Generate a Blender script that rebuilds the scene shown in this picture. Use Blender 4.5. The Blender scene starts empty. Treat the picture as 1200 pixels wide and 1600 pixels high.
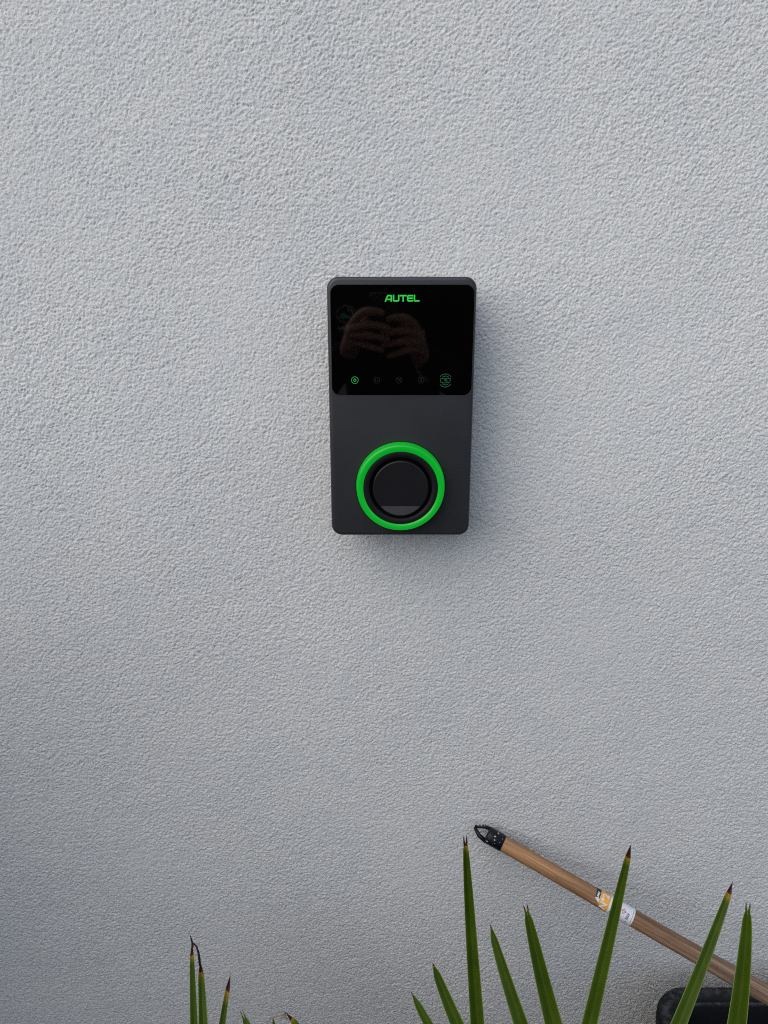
import bpy, bmesh, math, random
import numpy as np
from mathutils import Vector, Matrix

random.seed(7)
np.random.seed(7)
R = math.radians
scene = bpy.context.scene
col = scene.collection

# ------------------------------------------------------------------ camera
F_PX = 1160.0                 # focal length in photo pixels (photo 1200 x 1600)
PITCH = R(16.0)
H = 1.45                      # lens height
WALL_Y = 1.046
FRONT_Y = 0.961               # front face of the wall charger
cam_d = bpy.data.cameras.new("camera")
cam = bpy.data.objects.new("camera", cam_d)
col.objects.link(cam)
cam.location = (0, 0, H)
cam.rotation_euler = (R(90) - PITCH, 0, 0)
cam_d.sensor_fit = 'VERTICAL'
cam_d.sensor_height = 36.0
cam_d.lens = F_PX / 1600 * 36.0
cam_d.clip_start = 0.02
cam_d.clip_end = 500
scene.camera = cam

# ------------------------------------------------------------------ light
SUN_DIR = Vector((-0.52, -0.52, 0.68)).normalized()      # towards the light
world = bpy.data.worlds.new("World")
scene.world = world
world.use_nodes = True
wn = world.node_tree
wn.nodes.clear()
sky = wn.nodes.new("ShaderNodeTexSky")
sky.sky_type = 'NISHITA'
sky.sun_disc = False
sky.sun_elevation = math.asin(SUN_DIR.z)
sky.sun_rotation = math.atan2(SUN_DIR.x, SUN_DIR.y) % (2 * math.pi)
sky.air_density = 1.0
sky.dust_density = 1.5
sky.ozone_density = 1.0
bg = wn.nodes.new("ShaderNodeBackground")
bg.inputs["Strength"].default_value = 0.12
wo = wn.nodes.new("ShaderNodeOutputWorld")
wn.links.new(sky.outputs[0], bg.inputs[0])
wn.links.new(bg.outputs[0], wo.inputs[0])

sun_d = bpy.data.lights.new("sun", 'SUN')
sun_d.energy = 1.75
sun_d.angle = R(86)
sun_d.color = (1.0, 0.95, 0.87)
sun = bpy.data.objects.new("sun", sun_d)
col.objects.link(sun)
sun.location = SUN_DIR * 10
sun.rotation_euler = (-SUN_DIR).to_track_quat('-Z', 'Y').to_euler()

scene.view_settings.view_transform = 'Standard'
scene.view_settings.look = 'None'
scene.view_settings.exposure = 0.33
scene.view_settings.gamma = 1.0
scene.cycles.use_adaptive_sampling = False
scene.cycles.filter_width = 1.0
scene.cycles.use_denoising = False          # keep the fine grain of the render crisp
scene.view_settings.use_curve_mapping = False

# ------------------------------------------------------------------ helpers
CP, SP = math.cos(PITCH), math.sin(PITCH)


def pt(px, py, d):
    """point of the place that lies at depth y = d along the photo pixel (px, py)"""
    u = (px - 600) / F_PX
    v = (800 - py) / F_PX
    dirv = Vector((u, CP + v * SP, -SP + v * CP))
    return Vector((0, 0, H)) + dirv * (d / dirv.y)


def proj(p):
    q = Vector(p) - Vector((0, 0, H))
    zc = q.y * CP - q.z * SP
    yc = q.y * SP + q.z * CP
    return 600 + F_PX * q.x / zc, 800 - F_PX * yc / zc


def link(o, parent=None, label=None, cat=None, group=None, kind=None):
    if o.name not in col.objects:
        col.objects.link(o)
    if parent is not None:
        o.parent = parent
    if label: o["label"] = label
    if cat: o["category"] = cat
    if group: o["group"] = group
    if kind: o["kind"] = kind
    return o


def empty(name, loc, label, cat, group=None):
    o = bpy.data.objects.new(name, None)
    o.empty_display_size = 0.05
    o.location = loc
    return link(o, None, label, cat, group)


def obj(name, bm, m, parent=None, smooth=True, world_space=True, **kw):
    me = bpy.data.meshes.new(name)
    bm.normal_update()
    bm.to_mesh(me)
    bm.free()
    for p in me.polygons:
        p.use_smooth = smooth
    for mm in (m if isinstance(m, (list, tuple)) else [m]):
        me.materials.append(mm)
    o = bpy.data.objects.new(name, me)
    link(o, parent, **kw)
    if parent is not None and world_space:
        # mesh was modelled in world space: keep it there
        loc = Vector((0, 0, 0))
        q = parent
        while q is not None:
            loc += q.location
            q = q.parent
        o.location = -loc
    return o


def mat(name, base=(0.5, 0.5, 0.5), rough=0.5, metal=0.0, spec=0.5):
    m = bpy.data.materials.new(name)
    m.use_nodes = True
    b = m.node_tree.nodes["Principled BSDF"]
    b.inputs["Base Color"].default_value = (*base, 1)
    b.inputs["Roughness"].default_value = rough
    b.inputs["Metallic"].default_value = metal
    b.inputs["Specular IOR Level"].default_value = spec
    return m, m.node_tree, b


def N(t, typ, **kw):
    n = t.nodes.new(typ)
    for k, v in kw.items():
        setattr(n, k, v)
    return n


def noise(t, scale, detail=3, rough=0.5, coord=None, dist=0.0):
    n = N(t, "ShaderNodeTexNoise")
    n.inputs["Scale"].default_value = scale
    n.inputs["Detail"].default_value = detail
    n.inputs["Roughness"].default_value = rough
    n.inputs["Distortion"].default_value = dist
    if coord is not None:
        t.links.new(coord, n.inputs["Vector"])
    return n


def ramp(t, fac, stops):
    n = N(t, "ShaderNodeValToRGB")
    e = n.color_ramp.elements
    while len(e) < len(stops):
        e.new(0.5)
    for el, (p, c) in zip(e, stops):
        el.position = p
        el.color = (*c, 1) if len(c) == 3 else c
    t.links.new(fac, n.inputs["Fac"])
    return n


def bump(t, b, height, strength=0.3, dist=0.001):
    n = N(t, "ShaderNodeBump")
    n.inputs["Strength"].default_value = strength
    n.inputs["Distance"].default_value = dist
    t.links.new(height, n.inputs["Height"])
    t.links.new(n.outputs[0], b.inputs["Normal"])
    return n


def objco(t):
    return N(t, "ShaderNodeTexCoord").outputs["Object"]


def mapped(t, scale):
    mp = N(t, "ShaderNodeMapping")
    mp.inputs["Scale"].default_value = scale
    t.links.new(objco(t), mp.inputs["Vector"])
    return mp.outputs[0]


def mixc(t, a, b_, fac, typ='MIX'):
    n = N(t, "ShaderNodeMix", data_type='RGBA', blend_type=typ)
    for i, v in ((6, a), (7, b_)):
        if isinstance(v, tuple):
            n.inputs[i].default_value = (*v, 1)
        else:
            t.links.new(v, n.inputs[i])
    if isinstance(fac, float):
        n.inputs[0].default_value = fac
    else:
        t.links.new(fac, n.inputs[0])
    return n.outputs[2]


def box(bm, lo, hi, bevel=0.0, seg=2):
    g = bmesh.ops.create_cube(bm, size=1.0)
    for v in g["verts"]:
        for i in range(3):
            v.co[i] = lo[i] + (v.co[i] + 0.5) * (hi[i] - lo[i])
    if bevel > 0:
        es = list({e for v in g["verts"] for e in v.link_edges})
        bmesh.ops.bevel(bm, geom=es, offset=bevel, segments=seg, affect='EDGES', profile=0.5)


def tube(bm, pts, radii, n=12, cap=True, squash=None):
    pts = [Vector(p) for p in pts]
    rings = []
    prev = None
    for i, p in enumerate(pts):
        a = pts[max(0, i - 1)]
        b_ = pts[min(len(pts) - 1, i + 1)]
        t = (b_ - a).normalized()
        if prev is None:
            ref = Vector((0, 0, 1)) if abs(t.z) < 0.9 else Vector((1, 0, 0))
            s = t.cross(ref).normalized()
        else:
            s = (prev - t * prev.dot(t)).normalized()
        prev = s
        u = t.cross(s)
        r = radii[i] if isinstance(radii, (list, tuple)) else radii
        rings.append([bm.verts.new(p + (s * math.cos(k * 2 * math.pi / n) + u * math.sin(k * 2 * math.pi / n)) * r) for k in range(n)])
    for a, b_ in zip(rings, rings[1:]):
        for k in range(n):
            bm.faces.new((a[k], a[(k + 1) % n], b_[(k + 1) % n], b_[k]))
    if cap:
        bm.faces.new(rings[0][::-1])
        bm.faces.new(rings[-1])


def rrect(cx, cz, w, h, r, n=10):
    """outline in the x-z plane, counter-clockwise seen from -y"""
    out = []
    for (sx, sz, a0) in ((1, 1, 0), (-1, 1, 90), (-1, -1, 180), (1, -1, 270)):
        for k in range(n + 1):
            a = R(a0 + 90 * k / n)
            out.append((cx + sx * (w / 2 - r) + r * math.cos(a), cz + sz * (h / 2 - r) + r * math.sin(a)))
    return out


def loft(bm, loops, cap0=True, cap1=True):
    rings = [[bm.verts.new(p) for p in lp] for lp in loops]
    n = len(rings[0])
    for a, b_ in zip(rings, rings[1:]):
        for k in range(n):
            bm.faces.new((a[k], b_[k], b_[(k + 1) % n], a[(k + 1) % n]))
    if cap0: bm.faces.new(rings[0])
    if cap1: bm.faces.new(rings[-1][::-1])
    return rings


def lathe_y(bm, cx, cz, prof, n=96, close=False):
    """revolve (radius, y) profile about the y axis through (cx, cz)"""
    rings = []
    for r, y in prof:
        if r < 1e-6:
            rings.append([bm.verts.new((cx, y, cz))])
        else:
            rings.append([bm.verts.new((cx + r * math.cos(2 * math.pi * k / n), y, cz + r * math.sin(2 * math.pi * k / n))) for k in range(n)])
    if close: rings.append(rings[0])
    for a, b_ in zip(rings, rings[1:]):
        for k in range(n):
            k2 = (k + 1) % n
            if len(a) == 1 and len(b_) == 1: continue
            if len(a) == 1: bm.faces.new((a[0], b_[k2], b_[k]))
            elif len(b_) == 1: bm.faces.new((a[k], a[k2], b_[0]))
            else: bm.faces.new((a[k], a[k2], b_[k2], b_[k]))


def stroke2d(points, w, closed=False):
    """mitred ribbon; returns list of quads in 2d"""
    P = [Vector(p) for p in points]
    n = len(P)
    L, Rr = [], []
    for i in range(n):
        if closed:
            a, b_ = P[(i - 1) % n], P[(i + 1) % n]
            d1, d2 = (P[i] - a).normalized(), (b_ - P[i]).normalized()
        else:
            d1 = (P[i] - P[i - 1]).normalized() if i > 0 else (P[1] - P[0]).normalized()
            d2 = (P[i + 1] - P[i]).normalized() if i < n - 1 else d1
        n1, n2 = Vector((-d1.y, d1.x)), Vector((-d2.y, d2.x))
        m = (n1 + n2).normalized()
        k = w / 2 / max(0.35, m.dot(n1))
        L.append(P[i] + m * k)
        Rr.append(P[i] - m * k)
    q = []
    rng = range(n) if closed else range(n - 1)
    for i in rng:
        j = (i + 1) % n
        q.append((L[i], Rr[i], Rr[j], L[j]))
    return q


def circ(cx, cy, r, a0=0, a1=360, n=24):
    full = abs(a1 - a0) >= 360
    m = n if full else n + 1
    return [(cx + r * math.cos(R(a0 + (a1 - a0) * k / n)), cy + r * math.sin(R(a0 + (a1 - a0) * k / n))) for k in range(m)]


def plate(bm, quads, place):
    for q in quads:
        bm.faces.new([bm.verts.new(place(p.x, p.y)) for p in q])


# ------------------------------------------------------------------ materials
# stucco
m_wall, t, b = mat("grey_roughcast_render", rough=0.92, spec=0.25)
co = objco(t)
big = noise(t, 2.2, 3, 0.5, co)
mid = noise(t, 14, 3, 0.6, co)
fine = noise(t, 400, 3, 0.7, co)
fine2 = noise(t, 130, 2, 0.5, co)
c1 = ramp(t, big.outputs["Fac"], [(0.3, (0.640, 0.650, 0.652)), (0.7, (0.680, 0.688, 0.684))])
c2 = mixc(t, c1.outputs[0], (0.600, 0.622, 0.652), ramp(t, mid.outputs["Fac"], [(0.42, (0, 0, 0)), (0.75, (0.55, 0.55, 0.55))]).outputs[0])
c3 = mixc(t, c2, (0.67, 0.665, 0.650), ramp(t, fine2.outputs["Fac"], [(0.5, (0, 0, 0)), (0.72, (0.7, 0.7, 0.7))]).outputs[0])
c4 = mixc(t, c3, (0.52, 0.53, 0.54), ramp(t, fine.outputs["Fac"], [(0.25, (0.45, 0.45, 0.45)), (0.5, (0, 0, 0))]).outputs[0])
vor = N(t, "ShaderNodeTexVoronoi"); vor.inputs["Scale"].default_value = 9.0; t.links.new(co, vor.inputs["Vector"])
spk = ramp(t, vor.outputs["Distance"], [(0.012, (1, 1, 1)), (0.02, (0, 0, 0))])
selr = N(t, "ShaderNodeSeparateColor"); t.links.new(vor.outputs["Color"], selr.inputs[0])
keep = ramp(t, selr.outputs[0], [(0.80, (0, 0, 0)), (0.82, (1, 1, 1))])
sm_ = N(t, "ShaderNodeMath", operation='MULTIPLY'); t.links.new(spk.outputs[0], sm_.inputs[0]); t.links.new(keep.outputs[0], sm_.inputs[1])
c4 = mixc(t, c4, (0.12, 0.11, 0.10), sm_.outputs[0])
t.links.new(c4, b.inputs["Base Color"])
bump(t, b, fine.outputs["Fac"], 1.0, 0.0014)

# charger plastics
m_case, t, b = mat("satin_anthracite_plastic", (0.019, 0.019, 0.024), 0.38, 0, 0.5)
nz = noise(t, 1600, 2, 0.5, objco(t))
bump(t, b, nz.outputs["Fac"], 0.06, 0.0003)
sm = noise(t, 9, 4, 0.6, objco(t))
ds = noise(t, 900, 1, 0.5, objco(t))
t.links.new(mixc(t, (0.019, 0.019, 0.024), (0.10, 0.10, 0.10), ramp(t, ds.outputs["Fac"], [(0.735, (0, 0, 0)), (0.78, (0.6, 0.6, 0.6))]).outputs[0]), b.inputs["Base Color"])
rr = ramp(t, sm.outputs["Fac"], [(0.3, (0.37, 0.37, 0.37)), (0.7, (0.50, 0.50, 0.50))])
t.links.new(rr.outputs[0], b.inputs["Roughness"])
m_glass, t, b = mat("black_glass", (0.0010, 0.0010, 0.0012), 0.03, 0, 0.75)
m_black, t, b = mat("matt_black_plastic", (0.004, 0.004, 0.005), 0.55, 0, 0.25)
m_cap, t, b = mat("socket_cap_plastic", (0.013, 0.013, 0.015), 0.20, 0, 0.20)
sm = noise(t, 40, 4, 0.6, objco(t))
rr = ramp(t, sm.outputs["Fac"], [(0.3, (0.12, 0.12, 0.12)), (0.75, (0.24, 0.24, 0.24))])
t.links.new(rr.outputs[0], b.inputs["Roughness"])
m_ring, t, b = mat("lit_green_ring", (0.0, 0.19, 0.012), 0.28, 0, 0.5)
b.inputs["Emission Color"].default_value = (0.0, 0.28, 0.012, 1)
b.inputs["Emission Strength"].default_value = 0.70
m_logo, t, b = mat("lit_green_lettering", (0.01, 0.25, 0.02), 0.4)
b.inputs["Emission Color"].default_value = (0.012, 0.42, 0.035, 1)
b.inputs["Emission Strength"].default_value = 0.72
m_icon_on, t, b = mat("lit_green_icon", (0.01, 0.15, 0.03), 0.4)
b.inputs["Emission Color"].default_value = (0.01, 0.30, 0.04, 1)
b.inputs["Emission Strength"].default_value = 0.55
m_icon_dim, t, b = mat("dim_green_icon", (0.006, 0.035, 0.015), 0.4)
b.inputs["Emission Color"].default_value = (0.006, 0.085, 0.028, 1)
b.inputs["Emission Strength"].default_value = 0.5
m_icon_off, t, b = mat("unlit_icon_print", (0.012, 0.012, 0.014), 0.5, 0, 0.2)

# handle wood
m_wood, t, b = mat("weathered_ash_wood", rough=0.62, spec=0.35)
g1 = noise(t, 1.0, 5, 0.65, mapped(t, (190, 190, 5.5)), 0.6)
g2 = noise(t, 1.0, 3, 0.6, mapped(t, (420, 420, 22)))
w1 = noise(t, 1.0, 3, 0.6, mapped(t, (40, 40, 9)))
sep = N(t, "ShaderNodeSeparateXYZ"); t.links.new(objco(t), sep.inputs[0])
old = N(t, "ShaderNodeMapRange")
old.inputs[1].default_value = 0.12; old.inputs[2].default_value = 0.42
t.links.new(sep.outputs[2], old.inputs[0])
fresh = ramp(t, g1.outputs["Fac"], [(0.28, (0.14, 0.062, 0.026)), (0.50, (0.33, 0.172, 0.080)), (0.72, (0.46, 0.27, 0.14))])
grey = ramp(t, g1.outputs["Fac"], [(0.28, (0.070, 0.038, 0.024)), (0.50, (0.205, 0.130, 0.085)), (0.72, (0.34, 0.245, 0.175))])
wc = mixc(t, fresh.outputs[0], grey.outputs[0], old.outputs[0])
wc = mixc(t, wc, (0.07, 0.042, 0.026), ramp(t, g2.outputs["Fac"], [(0.56, (0, 0, 0)), (0.70, (0.65, 0.65, 0.65))]).outputs[0])
wc = mixc(t, wc, (0.42, 0.36, 0.29), ramp(t, w1.outputs["Fac"], [(0.62, (0, 0, 0)), (0.74, (0.55, 0.55, 0.55))]).outputs[0])
t.links.new(wc, b.inputs["Base Color"])
bump(t, b, g1.outputs["Fac"], 0.5, 0.0006)

m_ferr, t, b = mat("chipped_black_paint", rough=0.42, spec=0.3)
v1 = noise(t, 170, 3, 0.6, objco(t))
v2 = noise(t, 520, 2, 0.5, objco(t))
fc = mixc(t, (0.005, 0.006, 0.009), (0.50, 0.52, 0.54), ramp(t, v1.outputs["Fac"], [(0.70, (0, 0, 0)), (0.72, (1, 1, 1))]).outputs[0])
fc = mixc(t, fc, (0.10, 0.10, 0.105), ramp(t, v2.outputs["Fac"], [(0.66, (0, 0, 0)), (0.74, (0.5, 0.5, 0.5))]).outputs[0])
t.links.new(fc, b.inputs["Base Color"])
bump(t, b, v1.outputs["Fac"], 0.6, 0.001)
m_dust, t, b = mat("grey_render_dust", (0.42, 0.43, 0.43), 0.9)

m_white, t, b = mat("white_label_paper", (0.66, 0.69, 0.74), 0.42)
m_orange, t, b = mat("orange_label_print", (0.78, 0.36, 0.035), 0.42)
m_navy, t, b = mat("navy_label_print", (0.012, 0.018, 0.032), 0.40)
m_blueprint, t, b = mat("blue_grey_print", (0.10, 0.14, 0.22), 0.45)
m_greenprint, t, b = mat("pale_green_print", (0.30, 0.42, 0.38), 0.45)
m_red, t, b = mat("red_label_print", (0.50, 0.06, 0.08), 0.45)
m_blackprint, t, b = mat("black_label_print", (0.02, 0.02, 0.025), 0.45)
m_yellow, t, b = mat("yellow_label_print", (0.75, 0.52, 0.05), 0.45)

# palm leaves
m_leaf = bpy.data.materials.new("palm_leaf_green")
m_leaf.use_nodes = True
t = m_leaf.node_tree
b = t.nodes["Principled BSDF"]
al = N(t, "ShaderNodeAttribute", attribute_name="tip_mm").outputs["Fac"]     # distance to the tip / brown length
ac = N(t, "ShaderNodeAttribute", attribute_name="across").outputs["Fac"]     # |u| over the blade
co = objco(t)
vein = noise(t, 1.0, 3, 0.6, co); vein.inputs["Scale"].default_value = 60
blot = noise(t, 22, 4, 0.6, co)
g = ramp(t, blot.outputs["Fac"], [(0.3, (0.028, 0.061, 0.002)), (0.7, (0.056, 0.100, 0.004))])
wv = N(t, "ShaderNodeMath", operation='SINE')
ml = N(t, "ShaderNodeMath", operation='MULTIPLY'); ml.inputs[1].default_value = 40
t.links.new(ac, ml.inputs[0]); t.links.new(ml.outputs[0], wv.inputs[0])
vf = N(t, "ShaderNodeMapRange"); vf.inputs[1].default_value = -1; vf.inputs[2].default_value = 1
vf.inputs[3].default_value = 0; vf.inputs[4].default_value = 0.25
t.links.new(wv.outputs[0], vf.inputs[0])
gc = mixc(t, g.outputs[0], (0.078, 0.108, 0.006), vf.outputs[0])
gc = mixc(t, gc, (0.22, 0.30, 0.08), ramp(t, ac, [(0.0, (0.35, 0.35, 0.35)), (0.035, (0, 0, 0)), (0.90, (0, 0, 0)), (0.97, (0.75, 0.75, 0.75))]).outputs[0])  # edge colour paints in a bright halo along the blade; midrib paler too
nadd = N(t, "ShaderNodeMath", operation='MULTIPLY_ADD'); nadd.inputs[1].default_value = 0.9; 
t.links.new(vein.outputs["Fac"], nadd.inputs[0]); t.links.new(al, nadd.inputs[2])
half = N(t, "ShaderNodeMath", operation='SUBTRACT'); half.inputs[1].default_value = 0.45
t.links.new(nadd.outputs[0], half.inputs[0])
sc = N(t, "ShaderNodeMath", operation='MULTIPLY'); sc.inputs[1].default_value = 0.25
t.links.new(half.outputs[0], sc.inputs[0])
dead = ramp(t, sc.outputs[0], [(0.0, (0.085, 0.050, 0.045)), (0.10, (0.045, 0.014, 0.010)), (0.235, (0.05, 0.018, 0.010)), (0.262, (0.30, 0.17, 0.010)), (0.31, (0.20, 0.17, 0.012)), (0.45, (0.05, 0.10, 0.008))])
dm = ramp(t, sc.outputs[0], [(0.27, (1, 1, 1)), (0.46, (0, 0, 0))])
gc = mixc(t, gc, dead.outputs[0], dm.outputs[0])
t.links.new(gc, b.inputs["Base Color"])
b.inputs["Roughness"].default_value = 0.48
b.inputs["Specular IOR Level"].default_value = 0.22
tr = N(t, "ShaderNodeBsdfTranslucent")
t.links.new(mixc(t, gc, (0.10, 0.20, 0.01), 0.5), tr.inputs[0])
ms = N(t, "ShaderNodeMixShader"); ms.inputs[0].default_value = 0.10
t.links.new(b.outputs[0], ms.inputs[1]); t.links.new(tr.outputs[0], ms.inputs[2])
t.links.new(ms.outputs[0], t.nodes["Material Output"].inputs[0])

m_fibre, t, b = mat("palm_fibre", (0.10, 0.062, 0.035), 0.9)
nz = noise(t, 60, 4, 0.7, mapped(t, (1, 1, 0.25)))
t.links.new(ramp(t, nz.outputs["Fac"], [(0.3, (0.035, 0.02, 0.012)), (0.7, (0.19, 0.12, 0.07))]).outputs[0], b.inputs["Base Color"])
bump(t, b, nz.outputs["Fac"], 0.9, 0.01)
m_stalk, t, b = mat("palm_stalk_green", (0.07, 0.12, 0.02), 0.45)

m_trough, t, b = mat("worn_black_plastic", rough=0.7, spec=0.22)
n1 = noise(t, 260, 3, 0.7, objco(t))
n2 = noise(t, 12, 4, 0.6, objco(t))
geo = N(t, "ShaderNodeNewGeometry")
edge = ramp(t, geo.outputs["Pointiness"], [(0.52, (0, 0, 0)), (0.60, (1, 1, 1))])
sp = ramp(t, n1.outputs["Fac"], [(0.56, (0, 0, 0)), (0.70, (1, 1, 1))])
mm_ = N(t, "ShaderNodeMath", operation='MULTIPLY')
t.links.new(edge.outputs[0], mm_.inputs[0]); t.links.new(sp.outputs[0], mm_.inputs[1])
tc = mixc(t, (0.003, 0.0035, 0.005), (0.005, 0.006, 0.008), n2.outputs["Fac"])
tc = mixc(t, tc, (0.10, 0.10, 0.105), ramp(t, n1.outputs["Fac"], [(0.60, (0, 0, 0)), (0.72, (0.12, 0.12, 0.12))]).outputs[0])
sz = N(t, "ShaderNodeSeparateXYZ"); t.links.new(geo.outputs["Position"], sz.inputs[0])
lipz = ramp(t, sz.outputs[2], [(0.3315, (0, 0, 0)), (0.3330, (1, 1, 1))])
n3 = noise(t, 90, 4, 0.75, objco(t))
mm2 = N(t, "ShaderNodeMath", operation='MULTIPLY')
t.links.new(lipz.outputs[0], mm2.inputs[0]); t.links.new(ramp(t, n3.outputs["Fac"], [(0.42, (0.1, 0.1, 0.1)), (0.62, (1, 1, 1))]).outputs[0], mm2.inputs[1])
tc = mixc(t, tc, (0.11, 0.115, 0.13), mm2.outputs[0])
t.links.new(tc, b.inputs["Base Color"])
bump(t, b, n1.outputs["Fac"], 0.35, 0.0008)
m_soil, t, b = mat("dark_potting_soil", (0.018, 0.012, 0.008), 0.95)
nz = noise(t, 120, 5, 0.7, objco(t)); bump(t, b, nz.outputs["Fac"], 1.0, 0.01)

m_ground, t, b = mat("dark_asphalt", rough=0.9)
n1 = noise(t, 60, 5, 0.7, objco(t)); n2 = noise(t, 0.7, 4, 0.6, objco(t))
gg = ramp(t, n1.outputs["Fac"], [(0.3, (0.030, 0.029, 0.028)), (0.7, (0.095, 0.092, 0.088))])
t.links.new(mixc(t, gg.outputs[0], (0.055, 0.054, 0.052), n2.outputs["Fac"]), b.inputs["Base Color"])
bump(t, b, n1.outputs["Fac"], 0.7, 0.006)
m_hedge, t, b = mat("hedge_leaf", rough=0.5)
nz = noise(t, 7, 4, 0.6, objco(t))
t.links.new(ramp(t, nz.outputs["Fac"], [(0.3, (0.022, 0.05, 0.014)), (0.7, (0.06, 0.11, 0.03))]).outputs[0], b.inputs["Base Color"])

# ------------------------------------------------------------------ ground
bm = bmesh.new()
s = 250
bm.faces.new([bm.verts.new(p) for p in ((-s, -s, 0), (s, -s, 0), (s, s, 0), (-s, s, 0))])
obj("ground", bm, m_ground, kind="structure")

# ------------------------------------------------------------------ rendered wall (real relief where the photo shows it)
STEP = 0.00133
x0, x1, z0, z1 = -0.72, 0.80, 0.14, 1.83
nx, nz_ = int((x1 - x0) / STEP), int((z1 - z0) / STEP)


def filt(a, f):
    return np.fft.irfft2(np.fft.rfft2(a) * f, a.shape)


fy = np.fft.fftfreq(nz_, STEP)[:, None]
fx = np.fft.rfftfreq(nx, STEP)[None, :]
ff = np.sqrt(fx * fx + fy * fy)


def gauss_noise(sig, hp=None):
    w = np.random.standard_normal((nz_, nx))
    f = np.exp(-2 * (math.pi * sig * ff) ** 2)
    if hp: f = f * (1 - np.exp(-2 * (math.pi * hp * ff) ** 2))
    a = filt(w, f)
    return a / a.std()


def granular(a):      # flattened tops with narrow hollows between the grains
    return np.where(a > 0, np.tanh(a * 0.9) * 0.8, a)


hgt = 0.00058 * granular(gauss_noise(0.00046)) + 0.00026 * granular(gauss_noise(0.0009, 0.004)) \
    + 0.00006 * gauss_noise(0.0022, 0.008) + 0.00010 * gauss_noise(0.008) + 0.0004 * gauss_noise(0.05)
pits = gauss_noise(0.0008, 0.008)
hgt -= 0.0016 * np.clip(pits - 1.9, 0, 1.3)
sc_field = 1.0 + 0.09 * gauss_noise(0.05)                  # the trowel left some areas rougher
hgt = hgt * np.clip(sc_field, 0.6, 1.5)
win = np.ones_like(hgt)
m_ = 14
rmp = np.linspace(0, 1, m_)
win[:m_, :] *= rmp[:, None]; win[-m_:, :] *= rmp[::-1][:, None]
win[:, :m_] *= rmp[None, :]; win[:, -m_:] *= rmp[::-1][None, :]
hgt *= win
xs = x0 + np.arange(nx) * STEP
zs = z0 + np.arange(nz_) * STEP
out_l = np.array([-6.0, -3, -1.6, -1.0]); out_r = np.array([1.1, 1.7, 3, 6.0])
out_b = np.array([-0.05, 0.03]); out_t = np.array([2.05, 2.4, 3.0, 4.2])
X = np.concatenate([out_l, xs, out_r]); Z = np.concatenate([out_b, zs, out_t])
HH = np.zeros((len(Z), len(X)))
HH[2:2 + nz_, 4:4 + nx] = hgt
XX, ZZ = np.meshgrid(X, Z)
verts = np.stack([XX, WALL_Y - HH, ZZ], -1).reshape(-1, 3).astype(np.float32)
W_, Hh = len(X), len(Z)
ii = (np.arange(Hh - 1)[:, None] * W_ + np.arange(W_ - 1)[None, :]).reshape(-1)
quads = np.stack([ii, ii + 1, ii + W_ + 1, ii + W_], -1).astype(np.int32)
nv = len(verts)
back = np.array([[-6, WALL_Y + 0.3, -0.05], [6, WALL_Y + 0.3, -0.05], [6, WALL_Y + 0.3, 4.2], [-6, WALL_Y + 0.3, 4.2]], np.float32)
verts = np.concatenate([verts, back])
c00, c10, c01, c11 = 0, W_ - 1, (Hh - 1) * W_, Hh * W_ - 1
extra = np.array([[nv + 1, nv, nv + 3, nv + 2], [c01, c11, nv + 2, nv + 3], [c00, nv, nv + 1, c10], [c00, c01, nv + 3, nv], [c10, nv + 1, nv + 2, c11]], np.int32)
quads = np.concatenate([quads, extra])
me = bpy.data.meshes.new("wall")
me.vertices.add(len(verts)); me.vertices.foreach_set("co", verts.reshape(-1))
me.loops.add(len(quads) * 4); me.loops.foreach_set("vertex_index", quads.reshape(-1))
me.polygons.add(len(quads))
me.polygons.foreach_set("loop_start", np.arange(len(quads), dtype=np.int32) * 4)
smooth_flags = np.ones(len(quads), bool); smooth_flags[-5:] = False
me.polygons.foreach_set("use_smooth", smooth_flags)
me.update(calc_edges=True)
me.validate()
me.materials.append(m_wall)
wall = bpy.data.objects.new("wall", me)
link(wall, None, "pale grey roughcast rendered house wall with a fine grainy finish behind everything", "wall")

# ------------------------------------------------------------------ wall charger
CX = 0.0222
TOP, BOT = H + 0.0268, H - 0.3092
CZ, CW, CH = (TOP + BOT) / 2, 0.1868, TOP - BOT
ch = empty("wall_charger", (CX, WALL_Y, BOT),
           "anthracite wall charger with black glass screen and glowing green ring, mounted on the rendered wall", "charger")
bm = bmesh.new()
loops = []
for ins, y in ((0.014, WALL_Y + 0.004), (0.012, WALL_Y - 0.006), (0.006, WALL_Y - 0.022), (0.0015, 0.990), (0, 0.980), (0, 0.9665), (0.0004, 0.9643), (0.0014, 0.9624), (0.0028, 0.9613), (0.0044, FRONT_Y)):
    loops.append([(x, y, z) for x, z in rrect(CX, CZ, CW - 2 * ins, CH - 2 * ins, 0.0145 - ins * 0.6)])
loft(bm, loops)
obj("housing", bm, m_case, ch)

# screen: thin glass plate let 0.4 mm proud with a softened rim
stl, sbr = pt(517, 445, FRONT_Y), pt(740, 445, FRONT_Y)
s_top = pt(600, 445, FRONT_Y).z
s_bot = pt(600, 617.6, FRONT_Y).z
s_l = pt(518.2, 560, FRONT_Y).x
s_r = pt(738.0, 560, FRONT_Y).x
SW, SH, SCX, SCZ = s_r - s_l, s_top - s_bot, (s_l + s_r) / 2, (s_top + s_bot) / 2
YS = FRONT_Y - 0.0005
bm = bmesh.new()
loops = [[(x, y, z) for x, z in rrect(SCX, SCZ, SW - 2 * i, SH - 2 * i, 0.0105 - i)] for i, y in ((0, FRONT_Y + 0.002), (0, YS + 0.0003), (0.0003, YS))]
loft(bm, loops)
scr = obj("screen", bm, m_glass, ch, smooth=False)
bm = bmesh.new()      # thin bezel lip round the glass
ring_o = rrect(SCX, SCZ, SW + 0.0016, SH + 0.0016, 0.0112)
ring_i = rrect(SCX, SCZ, SW + 0.0001, SH + 0.0001, 0.0105)
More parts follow.
